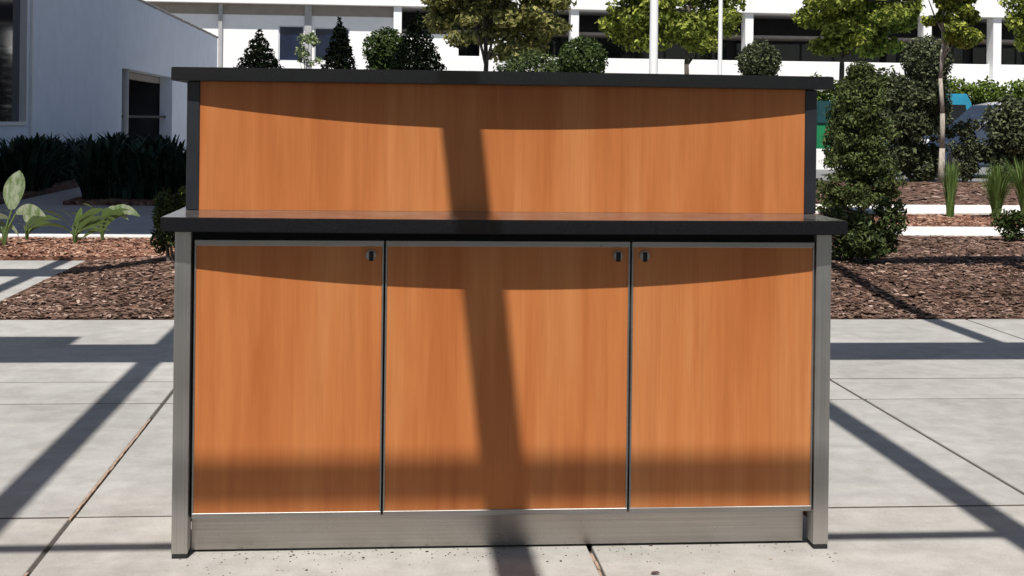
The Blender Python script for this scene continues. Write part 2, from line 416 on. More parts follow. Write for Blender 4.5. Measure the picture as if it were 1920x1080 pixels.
bed = bed_sheet('mulch_bed', BEDL, 7.2, 7.875, 11.09, 190, 66, bedh, M_mulch)
chips('bark_chips', bed, M_chip, 30000, BEDL + .03, 5.2, 7.90, 11.0, bedh, 0.016, 0.065, 1.2)
flat = lambda x, y: 0.012
bed2 = bed_sheet('mulch_bed', 0.6, 9.5, 11.10, 13.64, 110, 32, flat, M_mulch, 0.012)
chips('bark_chips', bed2, M_chip, 6000, 2.4, 6.5, 11.1, 13.6, flat, 0.03, 0.075)
redh = lambda x, y: 0.022
bedr = bed_sheet('mulch_bed', -9.0, 0.59, 11.10, 12.88, 130, 24, redh, M_mulchr, 0.012)
chips('bark_chips', bedr, M_chipr, 7000, -4.0, -0.6, 11.12, 12.86, redh, 0.025, 0.065)
bed3 = bed_sheet('mulch_bed', 1.0, 14, 14.73, 17.19, 90, 20, lambda x, y: 0.0, M_mulchr, 0.014)
chips('bark_chips', bed3, M_chipr, 3500, 4, 9, 14.75, 17.1, lambda x, y: 0.0, 0.04, 0.09)
bed4 = bed_sheet('mulch_bed', 1.0, 22, 18.80, 27.2, 110, 46, lambda x, y: 0.0, M_mulch, 0.03)
chips('bark_chips', bed4, M_chip, 4000, 5, 13, 18.9, 27, lambda x, y: 0.0, 0.06, 0.16)

def kerb(x0, x1, y0, y1, z, n, mat=M_conc2, name='path'):
    b = MB(); b.box(x0, x1, y0 + 0.001, y1 - 0.001, -0.12, z - 0.02); root = tag(b.build(name, M_under), kind='structure')
    for k in range(n):
        xa = x0 + (x1 - x0) * k / n; xb = x0 + (x1 - x0) * (k + 1) / n
        q = MB(); q.box(xa + .003, xb - .003, y0, y1, -0.11, z, 0.006, 1); q.build('paving_slab', mat, root)
    return root
kerb(0.65, 12, 13.65, 14.72, 0.03, 9)
kerb(1.05, 18, 17.20, 18.79, 0.03, 11)
kerb(-10, 0.9, 12.90, 13.10, 0.045, 9, M_conc2, 'kerb')
dr = MB(); dr.box(-14, 0.98, 13.11, 33, -0.12, -0.004); tag(dr.build('driveway', M_drive), kind='structure')
cp = MB(); cp.box(-14, 70, 33.01, 57.2, -0.13, -0.01); cp.box(0.99, 70, 27.21, 33.0, -0.13, -0.01); tag(cp.build('car_park', M_asph), kind='structure')
isl = lambda x, y: 0.05
bedi = bed_sheet('mulch_bed', -4.1, 0.2, 18.0, 21.6, 40, 24, isl, M_mulch, 0.02)
bedw = bed_sheet('mulch_bed', -6.18, -4.9, 16.0, 32.0, 16, 80, isl, M_mulch, 0.02)

# ------------------------------------------------------------------ the counter
ctr = empty('service_counter', (0.32, 3.85, 0), 'two tier service counter with cherry wood panels, steel legs and black stone tops', 'counter')
YL = 3.606; YD = 3.612; YK = 3.660; YP = 3.850
XL0, XL1, XR0, XR1 = -0.541, -0.500, 1.139, 1.180
ZT0, ZT1 = 0.840, 0.877
# carcass
b = MB(); b.box(XL1 - 0.002, XR0 + 0.002, YD + 0.022, 4.22, 0.0985, 0.838); b.build('carcass', M_black, ctr)
for (x0, x1) in ((XL0, XL1), (XR0, XR1)):
    b = MB(); b.box(x0, x1, YL, YL + 0.062, 0.012, ZT0 - 0.001, 0.0022, 2); lg = b.build('leg', M_steelv, ctr)
    b = MB(); b.box(x0 + .001, x1 - .001, YL + .001, YL + 0.06, 0.0, 0.012, 0.0015, 1); b.build('foot', M_rub, lg)
    b = MB(); b.box(x0, x1, 4.20, 4.26, 0.012, ZT0 - 0.001, 0.0022, 2); lg = b.build('leg', M_steelv, ctr)
    b = MB(); b.box(x0 + .001, x1 - .001, 4.201, 4.259, 0.0, 0.012, 0.0015, 1); b.build('foot', M_rub, lg)
    b = MB(); b.box(x0 + .008, x1 - .008, YL + 0.063, 4.199, 0.06, ZT0 - 0.002); b.build('side_panel', M_wood, ctr)
b = MB(); b.box(XL1 + 0.002, XR0 - 0.012, YK, YK + 0.012, 0.006, 0.0975, 0.001, 1); b.build('kick_plate', M_steelh, ctr)
b = MB(); b.box(XL1 + 0.003, XR0 - 0.012, YK + 0.013, YK + 0.03, 0.001, 0.0975); b.build('plinth', M_black, ctr)
doors = [(-0.4915, -0.0085, 'R'), (-0.0035, 0.6375, 'R'), (0.6425, 1.1345, 'L')]
DZ0, DZ1 = 0.1005, 0.8165
for (x0, x1, side) in doors:
    d = MB(); d.box(x0 + .0045, x1 - .0045, YD, YD + 0.018, DZ0 + .0145, DZ1 - .0155); dd = d.build('door', M_wood, ctr)
    for (a0, a1, c0, c1) in ((x0, x1, DZ1 - .0153, DZ1), (x0, x1, DZ0, DZ0 + .0143)):
        t = MB(); t.box(a0, a1, YD - 0.003, YD + 0.019, c0, c1, 0.0012, 1); t.build('edge_trim', M_trim, dd)
    for (a0, a1) in ((x0, x0 + .0043), (x1 - .0043, x1)):
        t = MB(); t.box(a0, a1, YD - 0.0025, YD + 0.019, DZ0 + .0145, DZ1 - .0155, 0.0008, 1); t.build('edge_trim', M_trim, dd)
    lx = x1 - 0.033 if side == 'R' else x0 + 0.033
    lz = 0.7785
    k = MB(); k.cyl((lx, YD + .004, lz), (lx, YD - 0.006, lz), 0.0145, 0.0135, 20); k.cyl((lx, YD - 0.006, lz), (lx, YD - 0.010, lz), 0.0115, 0.0105, 20)
    lk = k.build('lock', M_nick, dd)
    k = MB(); k.box(lx - 0.0052, lx + 0.0062, YD - 0.0125, YD - 0.0095, lz - 0.0145, lz + 0.0105, 0.001, 1); k.build('lock_cover', M_black, lk)

def bowed_top(name, x0, x1, yfe, yfc, yb, z0, z1):
    n = 48; out = []
    xm = (x0 + x1) / 2; h = (x1 - x0) / 2
    for k in range(n + 1):
        x = x0 + (x1 - x0) * k / n; u = (x - xm) / h
        out.append((x, yfc + (yfe - yfc) * u * u))
    out += [(x1, yb), (x0, yb)]
    m = MB(); m.poly(out, z0, z1, 'z', 0.0022); return m.build(name, M_gran, ctr)
bowed_top('lower_countertop', -0.571, 1.209, YD - 0.048, YD - 0.081, 4.27, ZT0, ZT1)
# upper tier
UX0, UX1, UX2, UX3 = -0.549, -0.5145, 1.1775, 1.211
UZ0, UZ1 = 1.229, 1.266
for (x0, x1) in ((UX0, UX1), (UX2, UX3)):
    b = MB(); b.box(x0, x1, YP - 0.004, 4.16, ZT1 + 0.0005, UZ0 - 0.0005, 0.0015, 1); b.build('post', M_dark, ctr)
b = MB(); b.box(UX1 + .0005, UX2 - .0005, YP, YP + 0.02, ZT1 + 0.0003, UZ0 - 0.0005); b.build('upper_panel', M_wood, ctr)
b = MB(); b.box(UX1 + .0005, UX2 - .0005, 4.13, 4.15, ZT1 + 0.0005, UZ0 - 0.0005); b.build('back_panel', M_wood, ctr)
bowed_top('upper_countertop', -0.588, 1.250, YP - 0.031, YP - 0.066, 4.20, UZ0, UZ1)

# grit and leaf scraps at the foot of the counter
V = []; Fc = []
for k in range(230):
    x = rng.uniform(-0.55, 1.2); y = YK - 0.004 - abs(rng.gauss(0, 0.055)) if rng.random() < .8 else rng.uniform(3.42, 3.6)
    if rng.random() < .35: x = rng.uniform(-0.5, 0.3)
    s = rng.uniform(0.0006, 0.0019) if rng.random() < .93 else rng.uniform(.0022, .0034); q = len(V); a = rng.uniform(0, 6.28)
    for (u, v_, h) in ((-1.6, -1, 0), (1.6, -.8, 0), (1.4, 1, 0), (-1.4, .9, 0), (0, 0, .9)):
        V.append((x + s * (u * math.cos(a) - v_ * math.sin(a)), y + s * (u * math.sin(a) + v_ * math.cos(a)), 0.0009 + h * s))
    Fc += [(q, q + 1, q + 4), (q + 1, q + 2, q + 4), (q + 2, q + 3, q + 4), (q + 3, q, q + 4)]
grit = link('grit', np_mesh('grit', V, Fc), chipmat('grit', [(0, (0.03, 0.022, 0.016)), (0.6, (0.12, 0.085, 0.06)), (1, (0.4, 0.36, 0.3))]))
tag(grit, 'dark specks of grit scattered along the foot of the counter', 'grit', kind='stuff')
p = gnd(1228, 1077)
V = [(-.012, 0, .002), (-.005, .006, .006), (.008, .005, .007), (.014, .001, .003), (.006, -.005, .005), (-.006, -.005, .004)]
V = [(p.x + a, p.y + c, z) for a, c, z in V]
lf = link('fallen_leaf', np_mesh('fallen_leaf', V, [(0, 1, 2, 3, 4, 5)]), plain('brown_leaf', (0.07, 0.045, 0.035), 0.8))
tag(lf, 'small dark fallen leaf on the pavement in front of the counter', 'leaf')

# ------------------------------------------------------------------ pergola overhead (casts the beam shadows)
PH = 3.40; SX, SY = 0.118, 0.526
pg = empty('pergola', (0.33, 4.0, 0), 'pale painted pergola of beams overhead casting shadow bars on the pavement', 'pergola')
for k in range(-3, 5):
    xf = 0.329 + 1.42 * k; xb = xf - SX * PH
    b = MB(); b.box(xb - 0.052, xb + 0.052, -8.0, 9.3, PH - 0.02, PH + 0.09, 0.004, 1); b.build('rafter', M_perg, pg)
def cross(yf0, yf1, x0, x1, h0, h1, nm):
    # a beam whose shadow on the pavement spans yf0..yf1
    ya = yf0 - SY * h0; yb = yf1 - SY * h1
    b = MB(); b.box(x0, x1, ya, yb, h0, h1, 0.004, 1); b.build(nm, M_perg, pg)
hz0, hz1 = PH - 0.50, PH - 0.022
for (a, c) in ((2.88, 3.26), (6.50, 7.02), (9.97, 10.47)):
    cross(a, c, -5.2, 6.1, hz0, hz1, 'header_beam')
cross(6.9, 7.27, -5.19, -1.58 - SX * hz1, PH + 0.092, PH + 0.22, 'end_beam')
cross(10.3, 11.02, 1.6, 6.09, PH + 0.092, PH + 0.30, 'end_beam')
cross(3.676, 3.748, -5.2, 6.1, PH + 0.091, PH + 0.131, 'tie_rail')
b = MB(); b.box(-5.2, 6.1, -8.0, 2.2 - SY * (PH + .14), PH + .14, PH + .19, .004, 1); b.build('added_shade_panel', M_perg, pg)  # unseen panel added to cut sky and bounce light on the counter front
for x in (-5.1, 5.9):
    for (a, c) in ((2.88, 3.26), (6.50, 7.02), (9.97, 10.47)):
        ym = (a - SY * hz0 + c - SY * hz1) / 2
        b = MB(); b.box(x - .07, x + .07, ym - .07, ym + .07, 0.001, hz0 - 0.001, 0.004, 1); b.build('post', M_perg, pg)

# ------------------------------------------------------------------ foliage tools
def leaf_cloud(name, mat, parent, blobs, n, size, seed=0, surf=0.55, aspect=0.55, flat_=0.35):
    """many separate leaf faces spread through ellipsoidal clumps: blobs = [(cx,cy,cz,rx,ry,rz)]"""
    r = np.random.default_rng(seed)
    B = np.array(blobs, float); wgt = (B[:, 3] * B[:, 4] * B[:, 5]) ** (2 / 3); wgt /= wgt.sum()
    idx = r.choice(len(B), n, p=wgt)
    d = r.normal(size=(n, 3)); d /= np.linalg.norm(d, axis=1)[:, None]
    rad = surf + (1 - surf) * r.random(n) ** 0.7; rad = np.where(r.random(n) < 0.25, r.random(n) ** 0.5, rad) * r.normal(1, .06, n)
    P = B[idx, :3] + d * B[idx, 3:] * rad[:, None]
    P[:, 2] = np.maximum(P[:, 2], 0.03)
    nn = d * 0.8 + r.normal(size=(n, 3)) * 0.7 + np.array([0, 0, flat_]); nn /= np.linalg.norm(nn, axis=1)[:, None]
    t = np.cross(nn, r.normal(size=(n, 3))); t /= np.linalg.norm(t, axis=1)[:, None]
    s = np.cross(nn, t)
    L = (size * r.uniform(0.6, 1.3, n))[:, None]; W = L * aspect
    V = np.stack([P - t * L * .5, P + s * W * .5 - t * L * .05 + nn * L * .06, P + t * L * .5 - nn * L * .1, P - s * W * .5 - t * L * .05 + nn * L * .06], 1).reshape(-1, 3)
    Fc = np.arange(4 * n).reshape(n, 4)
    o = link(name, np_mesh(name, V, Fc), mat, parent)
    return o

def crown_blobs(c, rx, ry, rz, n, seed, small=0.42, squash=0.75):
    r = random.Random(seed); out = []
    for k in range(n):
        while True:
            x, y, z = r.uniform(-1, 1), r.uniform(-1, 1), r.uniform(-1, 1)
            if abs(x) ** 3 + abs(y) ** 3 + abs(z) ** 3 <= 1: break
        q = r.uniform(0.6, 1.15) * small
        out.append((c[0] + x * rx * .82, c[1] + y * ry * .82, c[2] + z * rz * .85, rx * q, ry * q, min(rz, rx) * q * squash))
    return out

def tree(name, label, base, H_trunk, c, rx, ry, rz, mat, bark, tr, n=7000, size=0.16, nb=26, seed=1, group=None, limbs=7, small=.4, cat='tree', squash=.75):
    t = empty(name, base, label, cat, group)
    r = random.Random(seed)
    m = MB(); x, y, z = base
    top = Vector((x * .85 + c[0] * .15, c[1], c[2] + rz * .4))
    pts = [Vector((x, y, z - .05))]
    for k in range(1, 7):
        f = k / 6; pts.append(Vector((x, y, z)).lerp(top, f) + Vector((r.uniform(-.03, .03), r.uniform(-.03, .03), 0)) * (1 + f))
    m.tube(pts, [tr * (1.25 if k == 0 else 1 - 0.75 * k / 6) for k in range(7)], 10)
    m.build('trunk', bark, t, True)
    m = MB()
    for k in range(limbs):
        f = r.uniform(0.35, 0.85); s = Vector((x, y, z)).lerp(top, max(f, (H_trunk / max(.1, top.z - z))))
        a = r.uniform(0, 6.28); e = Vector((c[0] + rx * .8 * math.cos(a), c[1] + ry * .8 * math.sin(a), c[2] + rz * r.uniform(-.5, .6)))
        mm = s.lerp(e, .5) + Vector((0, 0, -.08))
        m.tube([s, mm, e], [tr * .42, tr * .28, tr * .1], 6)
    m.build('limbs', bark, t, True)
    leaf_cloud('crown', mat, t, crown_blobs(c, rx, ry, rz, nb, seed, small, squash), n, size, seed + 100)
    return t

def shrub(name, label, base, blobs, mat, n, size, seed, cat='shrub', group=None, bark=None, aspect=.55, surf=.55, stem=.03):
    t = empty(name, base, label, cat, group); r = random.Random(seed)
    m = MB(); zt = max(b_[2] for b_ in blobs)
    cx = sum(b_[0] for b_ in blobs) / len(blobs); cy = sum(b_[1] for b_ in blobs) / len(blobs)
    for k in range(5):
        a = r.uniform(0, 6.28); q = 0.25
        bb = blobs[k % len(blobs)]
        m.tube([Vector((base[0] + .02 * math.cos(a), base[1] + .02 * math.sin(a), base[2] - .02)), Vector((base[0] * .5 + bb[0] * .5, base[1] * .5 + bb[1] * .5, (base[2] + bb[2]) / 2)), Vector(bb[:3])], [stem, stem * .7, stem * .3], 6)
    m.build('stems', bark or M_bark, t)
    leaf_cloud('foliage', mat, t, blobs, n, size, seed, surf, aspect)
    return t

# ------------------------------------------------------------------ far white building
FY = 58.0
fb = empty('office_building', (8, FY + 3, 0), 'long white building with projecting roof fascia, columns and dark recessed bays', 'building')
zF = at(600, 8, FY - .55).z            # fascia underside
def zz(y, x=600): return at(x, y, FY).z
XA = at(-60, 60, FY).x; XB = at(745, 60, FY).x; XE = at(2050, 60, FY).x
b = MB(); b.box(XA, XE, FY - 0.55, FY + 7, zF, zF + 2.6); b.build('roof_fascia', M_white, fb)
zS = zz(30)
b = MB(); b.box(XA, XB, FY - 0.02, FY + .3, zS, zF - 0.002); b.build('spandrel_band', M_taupe, fb)
# left wall with three windows
wins = [(318, 349, 42, 54), (522, 570, 48, 115), (589, 655, 52, 115)]
def wx(x): return at(x, 80, FY).x
cuts = sorted([(wx(a), wx(c), zz(y1, (a + c) / 2), zz(y0, (a + c) / 2)) for a, c, y0, y1 in wins])
m = MB(); cur = XA
for (a, c, z0, z1) in cuts:
    m.box(cur, a, FY, FY + .3, 0, zS - .001); m.box(a, c, FY, FY + .3, 0, z0); m.box(a, c, FY, FY + .3, z1, zS - .001); cur = c
m.box(cur, XB, FY, FY + .3, 0, zS - .001); m.build('wall', M_white, fb)
for (a, c, z0, z1) in cuts:
    q = MB(); q.box(a + .03, c - .03, FY + .1, FY + .13, z0 + .03, z1 - .03); wnd = q.build('window', M_navy, fb)
    q = MB(); t_ = .05
    q.box(a, c, FY + .06, FY + .16, z0, z0 + t_); q.box(a, c, FY + .06, FY + .16, z1 - t_, z1); q.box(a, a + t_, FY + .06, FY + .16, z0 + t_, z1 - t_); q.box(c - t_, c, FY + .06, FY + .16, z0 + t_, z1 - t_)
    q.build('window_frame', M_frame, wnd)
q = MB(); q.box(wx(571), wx(584), FY - .10, FY - .002, 0, zF - .004); q.build('pilaster', M_greyc, fb)
q = MB(); q.box(wx(410), wx(417), FY - .16, FY - .002, 0, zF - .004); q.build('pilaster', M_greyc, fb)
# recessed bays
zP = zz(115, 1480)
colx = [745, 1075, 1400, 1732, 1862, 2020]
for i, x in enumerate(colx):
    q = MB(); q.box(wx(x - 7.5), wx(x + 7.5), FY - .42, FY + .25, 0, zF - .003); q.build('column', M_white, fb)
for i in range(len(colx) - 1):
    q = MB(); q.box(wx(colx[i] + 8), wx(colx[i + 1] - 8), FY - .1, FY + .1, 0, zP, .01, 1); q.build('parapet', M_white, fb)
    nmul = 5
    for k in range(nmul):
        x0 = wx(colx[i] + 8); x1 = wx(colx[i + 1] - 8)
        if i > 0 or True:
            a = x0 + (x1 - x0) * k / nmul; c = x0 + (x1 - x0) * (k + 1) / nmul
            q = MB(); q.box(a + .04, c - .04, FY + 2.6, FY + 2.64, zP - .6, zF - 1.0); q.build('window', M_glass, fb)
            q = MB(); q.box(c - .04, c + .04, FY + 2.55, FY + 2.7, zP - .9, zF - 1.0); q.build('mullion', M_int, fb)
q = MB(); q.box(XB + .2, XE, FY + 2.75, FY + 2.95, 0, zF - .003); q.build('rear_wall', M_int, fb)
q = MB(); q.box(XB + .2, XE, FY + .3, FY + 2.74, zF - 1.0, zF - .9); q.build('soffit', M_taupe, fb)
q = MB(); q.box(XB + .2, XE, FY + .12, FY + 2.74, zP - 1.1, zP - .95); q.build('deck', M_greyc, fb)
# white wall at first bay (behind the first tree)
q = MB(); q.box(wx(753), wx(860), FY + .12, FY + .3, 0, zF - 1.1); q.build('wall_panel', M_white, fb)
q = MB(); q.box(wx(900), wx(1000), FY + .12, FY + .3, 0, zF - 1.1); q.build('wall_panel', M_white, fb)

# ------------------------------------------------------------------ left pavilion
LX = -6.2; WH = 4.0
def wy(x): return -LX * FPX / (729.0 - x)
lb = empty('pavilion', (LX - 3, 36, 0), 'pale shaded building with sloping roofline, tall dark window and open doorway', 'building')
yw0, yw1 = 20.6, wy(68); yo0, yo1 = wy(240), wy(331); yend = wy(412)
zw = 0.96; zo = at(240, 127, yo0).z
m = MB(); T = .35
m.box(LX - T, LX, 14, yw0, 0, WH); m.box(LX - T, LX, yw0, yw1, 0, zw); m.box(LX - T, LX, yw0, yw1, 3.62, WH)
m.box(LX - T, LX, yw1, yo0, 0, WH); m.box(LX - T, LX, yo0, yo1, zo, WH); m.box(LX - T, LX, yo1, yend, 0, WH)
m.box(LX - 6, LX - T, yend - T, yend, 0, WH)
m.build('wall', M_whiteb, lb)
q = MB(); q.box(LX - .12, LX - .09, yw0 + .06, yw1 - .06, zw + .06, 3.56); wnd = q.build('window', M_glass, lb)
q = MB(); t_ = .06
q.box(LX - .16, LX + .03, yw0, yw1, zw, zw + t_); q.box(LX - .16, LX + .03, yw0, yw1, 3.56, 3.62); q.box(LX - .16, LX + .03, yw0, yw0 + t_, zw + t_, 3.56); q.box(LX - .16, LX + .03, yw1 - t_, yw1, zw + t_, 3.56)
q.build('window_frame', M_frame, wnd)
q = MB(); q.box(LX + .002, LX + .05, yw1 + .22, yw1 + .30, 0, WH - .01); q.build('downpipe', M_frame, lb)
# doorway recess
q = MB(); q.box(LX - 3.2, LX - 3.0, yo0 - .3, yo1 + .3, 0, zo + .4); q.box(LX - 3.0, LX - T - .002, yo0 - .3, yo0 - .1, 0, zo + .4); q.box(LX - 3.0, LX - T - .002, yo1 + .1, yo1 + .3, 0, zo + .4); q.box(LX - 3.0, LX - T - .002, yo0 - .1, yo1 + .1, zo + .2, zo + .4)
q.build('doorway_recess', M_int, lb)
yc = wy(258)
q = MB(); q.cyl((LX - .2, yc, 0), (LX - .2, yc, zo - .002), .13, .13, 16); q.build('column', M_greyc, lb)
q = MB(); q.box(LX - .24, LX - .17, yo0 + .02, yo1 - .02, 1.10, 1.16); q.build('handrail', M_black, lb)
q = MB(); q.box(LX - .5, LX - T - .004, yo0, yo1, zo - .18, zo - .01); q.build('lintel', M_taupe, lb)
# roof and row of tile ends along the eave
q = MB(); q.poly([(LX - .10, WH + .002), (LX - .10, WH + .05), (LX - 5.8, WH + 1.3), (LX - 5.8, WH + 1.2)], 14, yend + .1, 'y'); rf = q.build('roof', M_tile, lb)
tb = MB(); tb.box(-.10, .10, -.11, .11, -.035, .035, .012, 1); tm = bpy.data.meshes.new('roof_tile'); tb.bm.to_mesh(tm); tb.bm.free(); tm.materials.append(M_tile)
y = 26.2
while y < yend:
    o = bpy.data.objects.new('roof_tile', tm); COL.objects.link(o); o.parent = rf
    o.location = Vector((LX - .07, y, WH + .04 + rng.uniform(-.008, .008))) - lb.location - rf.location; o.rotation_euler = (0, .2, rng.uniform(-.05, .05))
    y += .30
# unseen flat canopy, added to throw shade over the driveway
cn = empty('added_shade_canopy', (-6.6, 18, 0), 'unseen flat white canopy added to shade the driveway beside the pale building', 'canopy')
CZ = 10.0
b = MB(); b.box(-7.4, -0.5 - SX * CZ, 13.02 - SY * CZ, 28.0, CZ, CZ + .3, .02, 1); b.build('shade_slab', M_white, cn)
for y in (11.2, 14.6, 18.2):
    b = MB(); b.cyl((-6.9, y, 0), (-6.9, y, CZ - .001), .2, .2, 18); b.build('column', M_white, cn)

# ------------------------------------------------------------------ poles
def pole(x, Y, wpx, H_, label):
    p_ = at(x, 60, Y); r_ = wpx / FPX * Y / 2
    t = empty('flagpole', (p_.x, Y, 0), label, 'pole', 'white poles behind the counter')
    m = MB(); m.cyl((p_.x, Y, 0), (p_.x, Y, H_), r_, r_ * .75, 20); m.build('shaft', M_pole, t, False)
    m = MB(); m.cyl((p_.x, Y, 0.0), (p_.x, Y, .12), r_ * 2.2, r_ * 1.6, 20); m.build('base_collar', M_pole, t)
    m = MB(); m.cyl((p_.x, Y, H_), (p_.x, Y, H_ + .12), r_ * 1.1, r_ * .6, 14); m.build('cap', M_pole, t)
pole(1226, 30.0, 17.5, 9, 'thick white pole rising behind the counter, the left one')
pole(1350.5, 36.0, 9, 9, 'thin white pole rising behind the counter, the right one')

# ------------------------------------------------------------------ trees behind
def px_tree(name, label, x0, x1, y0, y1, Y, trunk_x, mat, seed, n, size, tr=.09, bark=M_bark, group='street trees behind the counter', nb=26, small=.4, ytop=None, squash=.75):
    c = at((x0 + x1) / 2, (y0 + y1) / 2, Y); rx = (x1 - x0) / 2 / FPX * Y; rz = (y1 - y0) / 2 / FPX * Y
    bx = at(trunk_x, 200, Y).x
    return tree(name, label, (bx, Y, 0.0), max(.5, c.z - rz), (c.x, Y, c.z), rx, rx * .85, rz, mat, bark, tr, n, size, nb, seed, group, 8, small, 'tree', squash)
px_tree('broadleaf_tree', 'broad olive-green tree above the middle of the counter', 790, 1085, -150, 124, 40, 908, L_treeo, 3, 17000, .19, .11, nb=95, small=.24, squash=.55)
px_tree('broadleaf_tree', 'bright green tree crossed by the two white poles', 1122, 1420, -140, 122, 41, 1290, L_tree, 4, 17000, .19, .11, nb=95, small=.24, squash=.55)
px_tree('broadleaf_tree', 'bright green spreading tree above the right end of the counter', 1470, 1742, -150, 118, 39, 1575, L_tree, 5, 17000, .19, .11, nb=95, small=.24, squash=.55)
px_tree('slender_tree', 'slender tree with pale trunk standing in the mulch bed', 1722, 1850, -120, 112, 26.6, 1766, L_tree, 6, 13000, .11, .062, M_barkp, nb=64, small=.36, squash=.7)
px_tree('broadleaf_tree', 'green tree at the right edge of the picture', 1880, 2080, -60, 112, 40, 1990, L_tree, 8, 12000, .15, .1, nb=40, small=.34)

# ------------------------------------------------------------------ clipped shrubs behind
def cone_blobs(x, ytop, ybot_z, wpx, Y, n=15):
    top = at(x, ytop, Y); zv = at(x, 127, Y).z; out = []; Rv = wpx / 2 / FPX * Y
    for k in range(n):
        z = top.z - (top.z - ybot_z) * (k + .4) / n
        r_ = Rv * min(1.18, ((top.z - z) / (top.z - zv)) ** .72)
        out.append((top.x, Y, z, r_, r_, (top.z - ybot_z) / n * .95))
    return out
def topiary(x, ytop, wpx, Y, mat, label, seed, n=4500, size=.085, name='conifer'):
    bl = cone_blobs(x, ytop, .25, wpx, Y)
    shrub(name, label, (bl[0][0], Y, 0), bl, mat, n, size, seed, 'conifer', 'clipped conifers behind the counter', surf=.82, stem=.06)
def ball(x, ytop, wpx, Y, mat, label, seed, n=9000, size=.10):
    top = at(x, ytop, Y); r_ = wpx / 2 / FPX * Y
    hz = (top.z - .2) / 2
    bl = [(top.x, Y, top.z - r_ * .95, r_, r_, r_ * .95), (top.x, Y, (top.z - r_) * .5 + .1, r_ * .98, r_ * .98, (top.z - r_) * .62)]
    shrub('rounded_shrub', label, (top.x, Y, 0), bl, mat, n, size, seed, 'shrub', 'rounded shrubs behind the counter', surf=.8, stem=.05)
topiary(486, 63, 86, 34, L_dark, 'short dark conifer left of the row, beside the shaded building', 21, 15000)
topiary(637, 38, 66, 34, L_dark, 'narrow dark conifer in front of the building windows', 22, 13000)
topiary(783, 30, 104, 33, L_dark, 'wide dark conifer beside the rounded shrub', 23, 18000)
ball(724, 53, 84, 35, L_round, 'rounded green shrub between two dark conifers', 24)
ball(1092, 70, 92, 34, L_round, 'rounded dark shrub under the olive-green tree', 25)
ball(1000, 98, 170, 35, L_yew, 'low dark shrub beneath the olive-green tree', 26, 24000)
ball(1424, 78, 80, 34, L_grey, 'rounded grey-green shrub right of the thin pole', 27)
ball(1738, 68, 96, 33, L_grey, 'rounded grey shrub behind the slender tree trunk', 28)
c = at(578, 95, 33)
t = tree('young_tree', 'small pale-leaved young tree between two conifers', (c.x, 33, 0), 1.9, (c.x, 33, c.z), .34, .34, .45, L_pale, M_barkp, .022, 420, .10, 12, 31, None, 5, .45)

# hedges and dark bushes to the right
def box_blobs(x0, x1, y, depth, z0, z1, step, seed, r0=.45):
    r = random.Random(seed); out = []; x = x0
    while x < x1:
        for z in np.arange(z0 + r0 * .6, z1 - r0 * .3, r0 * .9):
            out.append((x + r.uniform(-.1, .1), y + r.uniform(-depth, depth), z + r.uniform(-.1, .1), r0 * r.uniform(.9, 1.2), r0, r0 * r.uniform(.8, 1.1)))
        x += step
    return out
zh = at(1850, 146, 44).z
hx0, hx1 = at(1540, 150, 44).x, at(2000, 150, 44).x
shrub('hedge', 'long light green hedge below the white parapet at right', ((hx0 + hx1) / 2, 44, 0), box_blobs(hx0, hx1, 44, .3, 0, zh, .5, 41), L_hedge, 26000, .17, 41, 'hedge', surf=.6)
def bush(name, label, x0, x1, y0, y1, Y, mat, n, size, seed, nb=20, aspect=.55, small=.42, cat='shrub'):
    c_ = at((x0 + x1) / 2, (y0 + y1) / 2, Y); rx = (x1 - x0) / 2 / FPX * Y; rz = (y1 - y0) / 2 / FPX * Y
    bl = crown_blobs((c_.x, Y, c_.z), rx, rx * .7, rz, nb, seed, small, .9)
    return shrub(name, label, (c_.x, Y, 0), bl, mat, n, size, seed, cat, aspect=aspect, stem=.025)
bush('bush', 'dark tangled bush left of the slender tree trunk', 1650, 1772, 125, 345, 27.4, L_grey, 11000, .11, 51, 46)
bush('bush', 'dark bush behind the top of the nearer conifer', 1552, 1705, 122, 330, 30, L_yew, 11000, .12, 52, 44)
bush('bush', 'grey-green bush hiding the rear of the parked car', 1836, 1995, 178, 352, 27.0, L_grey, 12000, .10, 53, 50)
bush('bush', 'thin grey bush over the bonnet of the parked car', 1768, 1850, 208, 345, 27.2, L_grey, 2600, .08, 54, 30)
# nearer conifer
c_ = at(1614, 270, 17.0)
bl = []
r = random.Random(61)
for k in range(120):
    f = (k + r.random()) / 120; z = .10 + 1.76 * f; R_ = .40 * (1 - f ** 2.2) + .02 + (.13 if f < .22 else 0)
    a = r.uniform(0, 6.28); q = r.random() ** .5 * R_
    bl.append((c_.x + q * math.cos(a), 17.0 + q * math.sin(a), z, .18, .18, .085))
shrub('yew_conifer', 'bushy dark green conifer beside the right end of the counter', (c_.x, 17.0, 0), bl, L_con, 24000, .055, 61, 'conifer', stem=.03, aspect=.5)

# low shrubs against the bed beside the counter
def low(x, Y, h, wid, label, seed, mat=L_yew, n=2600):
    c2 = at(x, 400, Y); bl2 = []; r = random.Random(seed); z0 = bedh(c2.x, Y)
    for k in range(16):
        a = r.uniform(0, 6.28); q = r.random() ** .5 * wid * .8
        bl2.append((c2.x + q * math.cos(a), Y + q * math.sin(a) * .7, z0 + h * r.uniform(.2, .85), wid * .38, wid * .38, h * .2))
    shrub('low_shrub', label, (c2.x, Y, z0), bl2, mat, n, .055, seed, 'shrub', 'low shrubs in the mulch bed behind the counter', aspect=.35, stem=.012)
low(1612, 9.8, .46, .30, 'low dark shrub in mulch beside the right steel leg', 71, n=5200)
low(322, 9.9, .52, .17, 'low dark shrub half hidden behind the left steel leg', 72, n=2200)
low(1912, 13.0, .34, .26, 'low leafy shrub at the right edge by the pale path', 73, L_round, 1200)

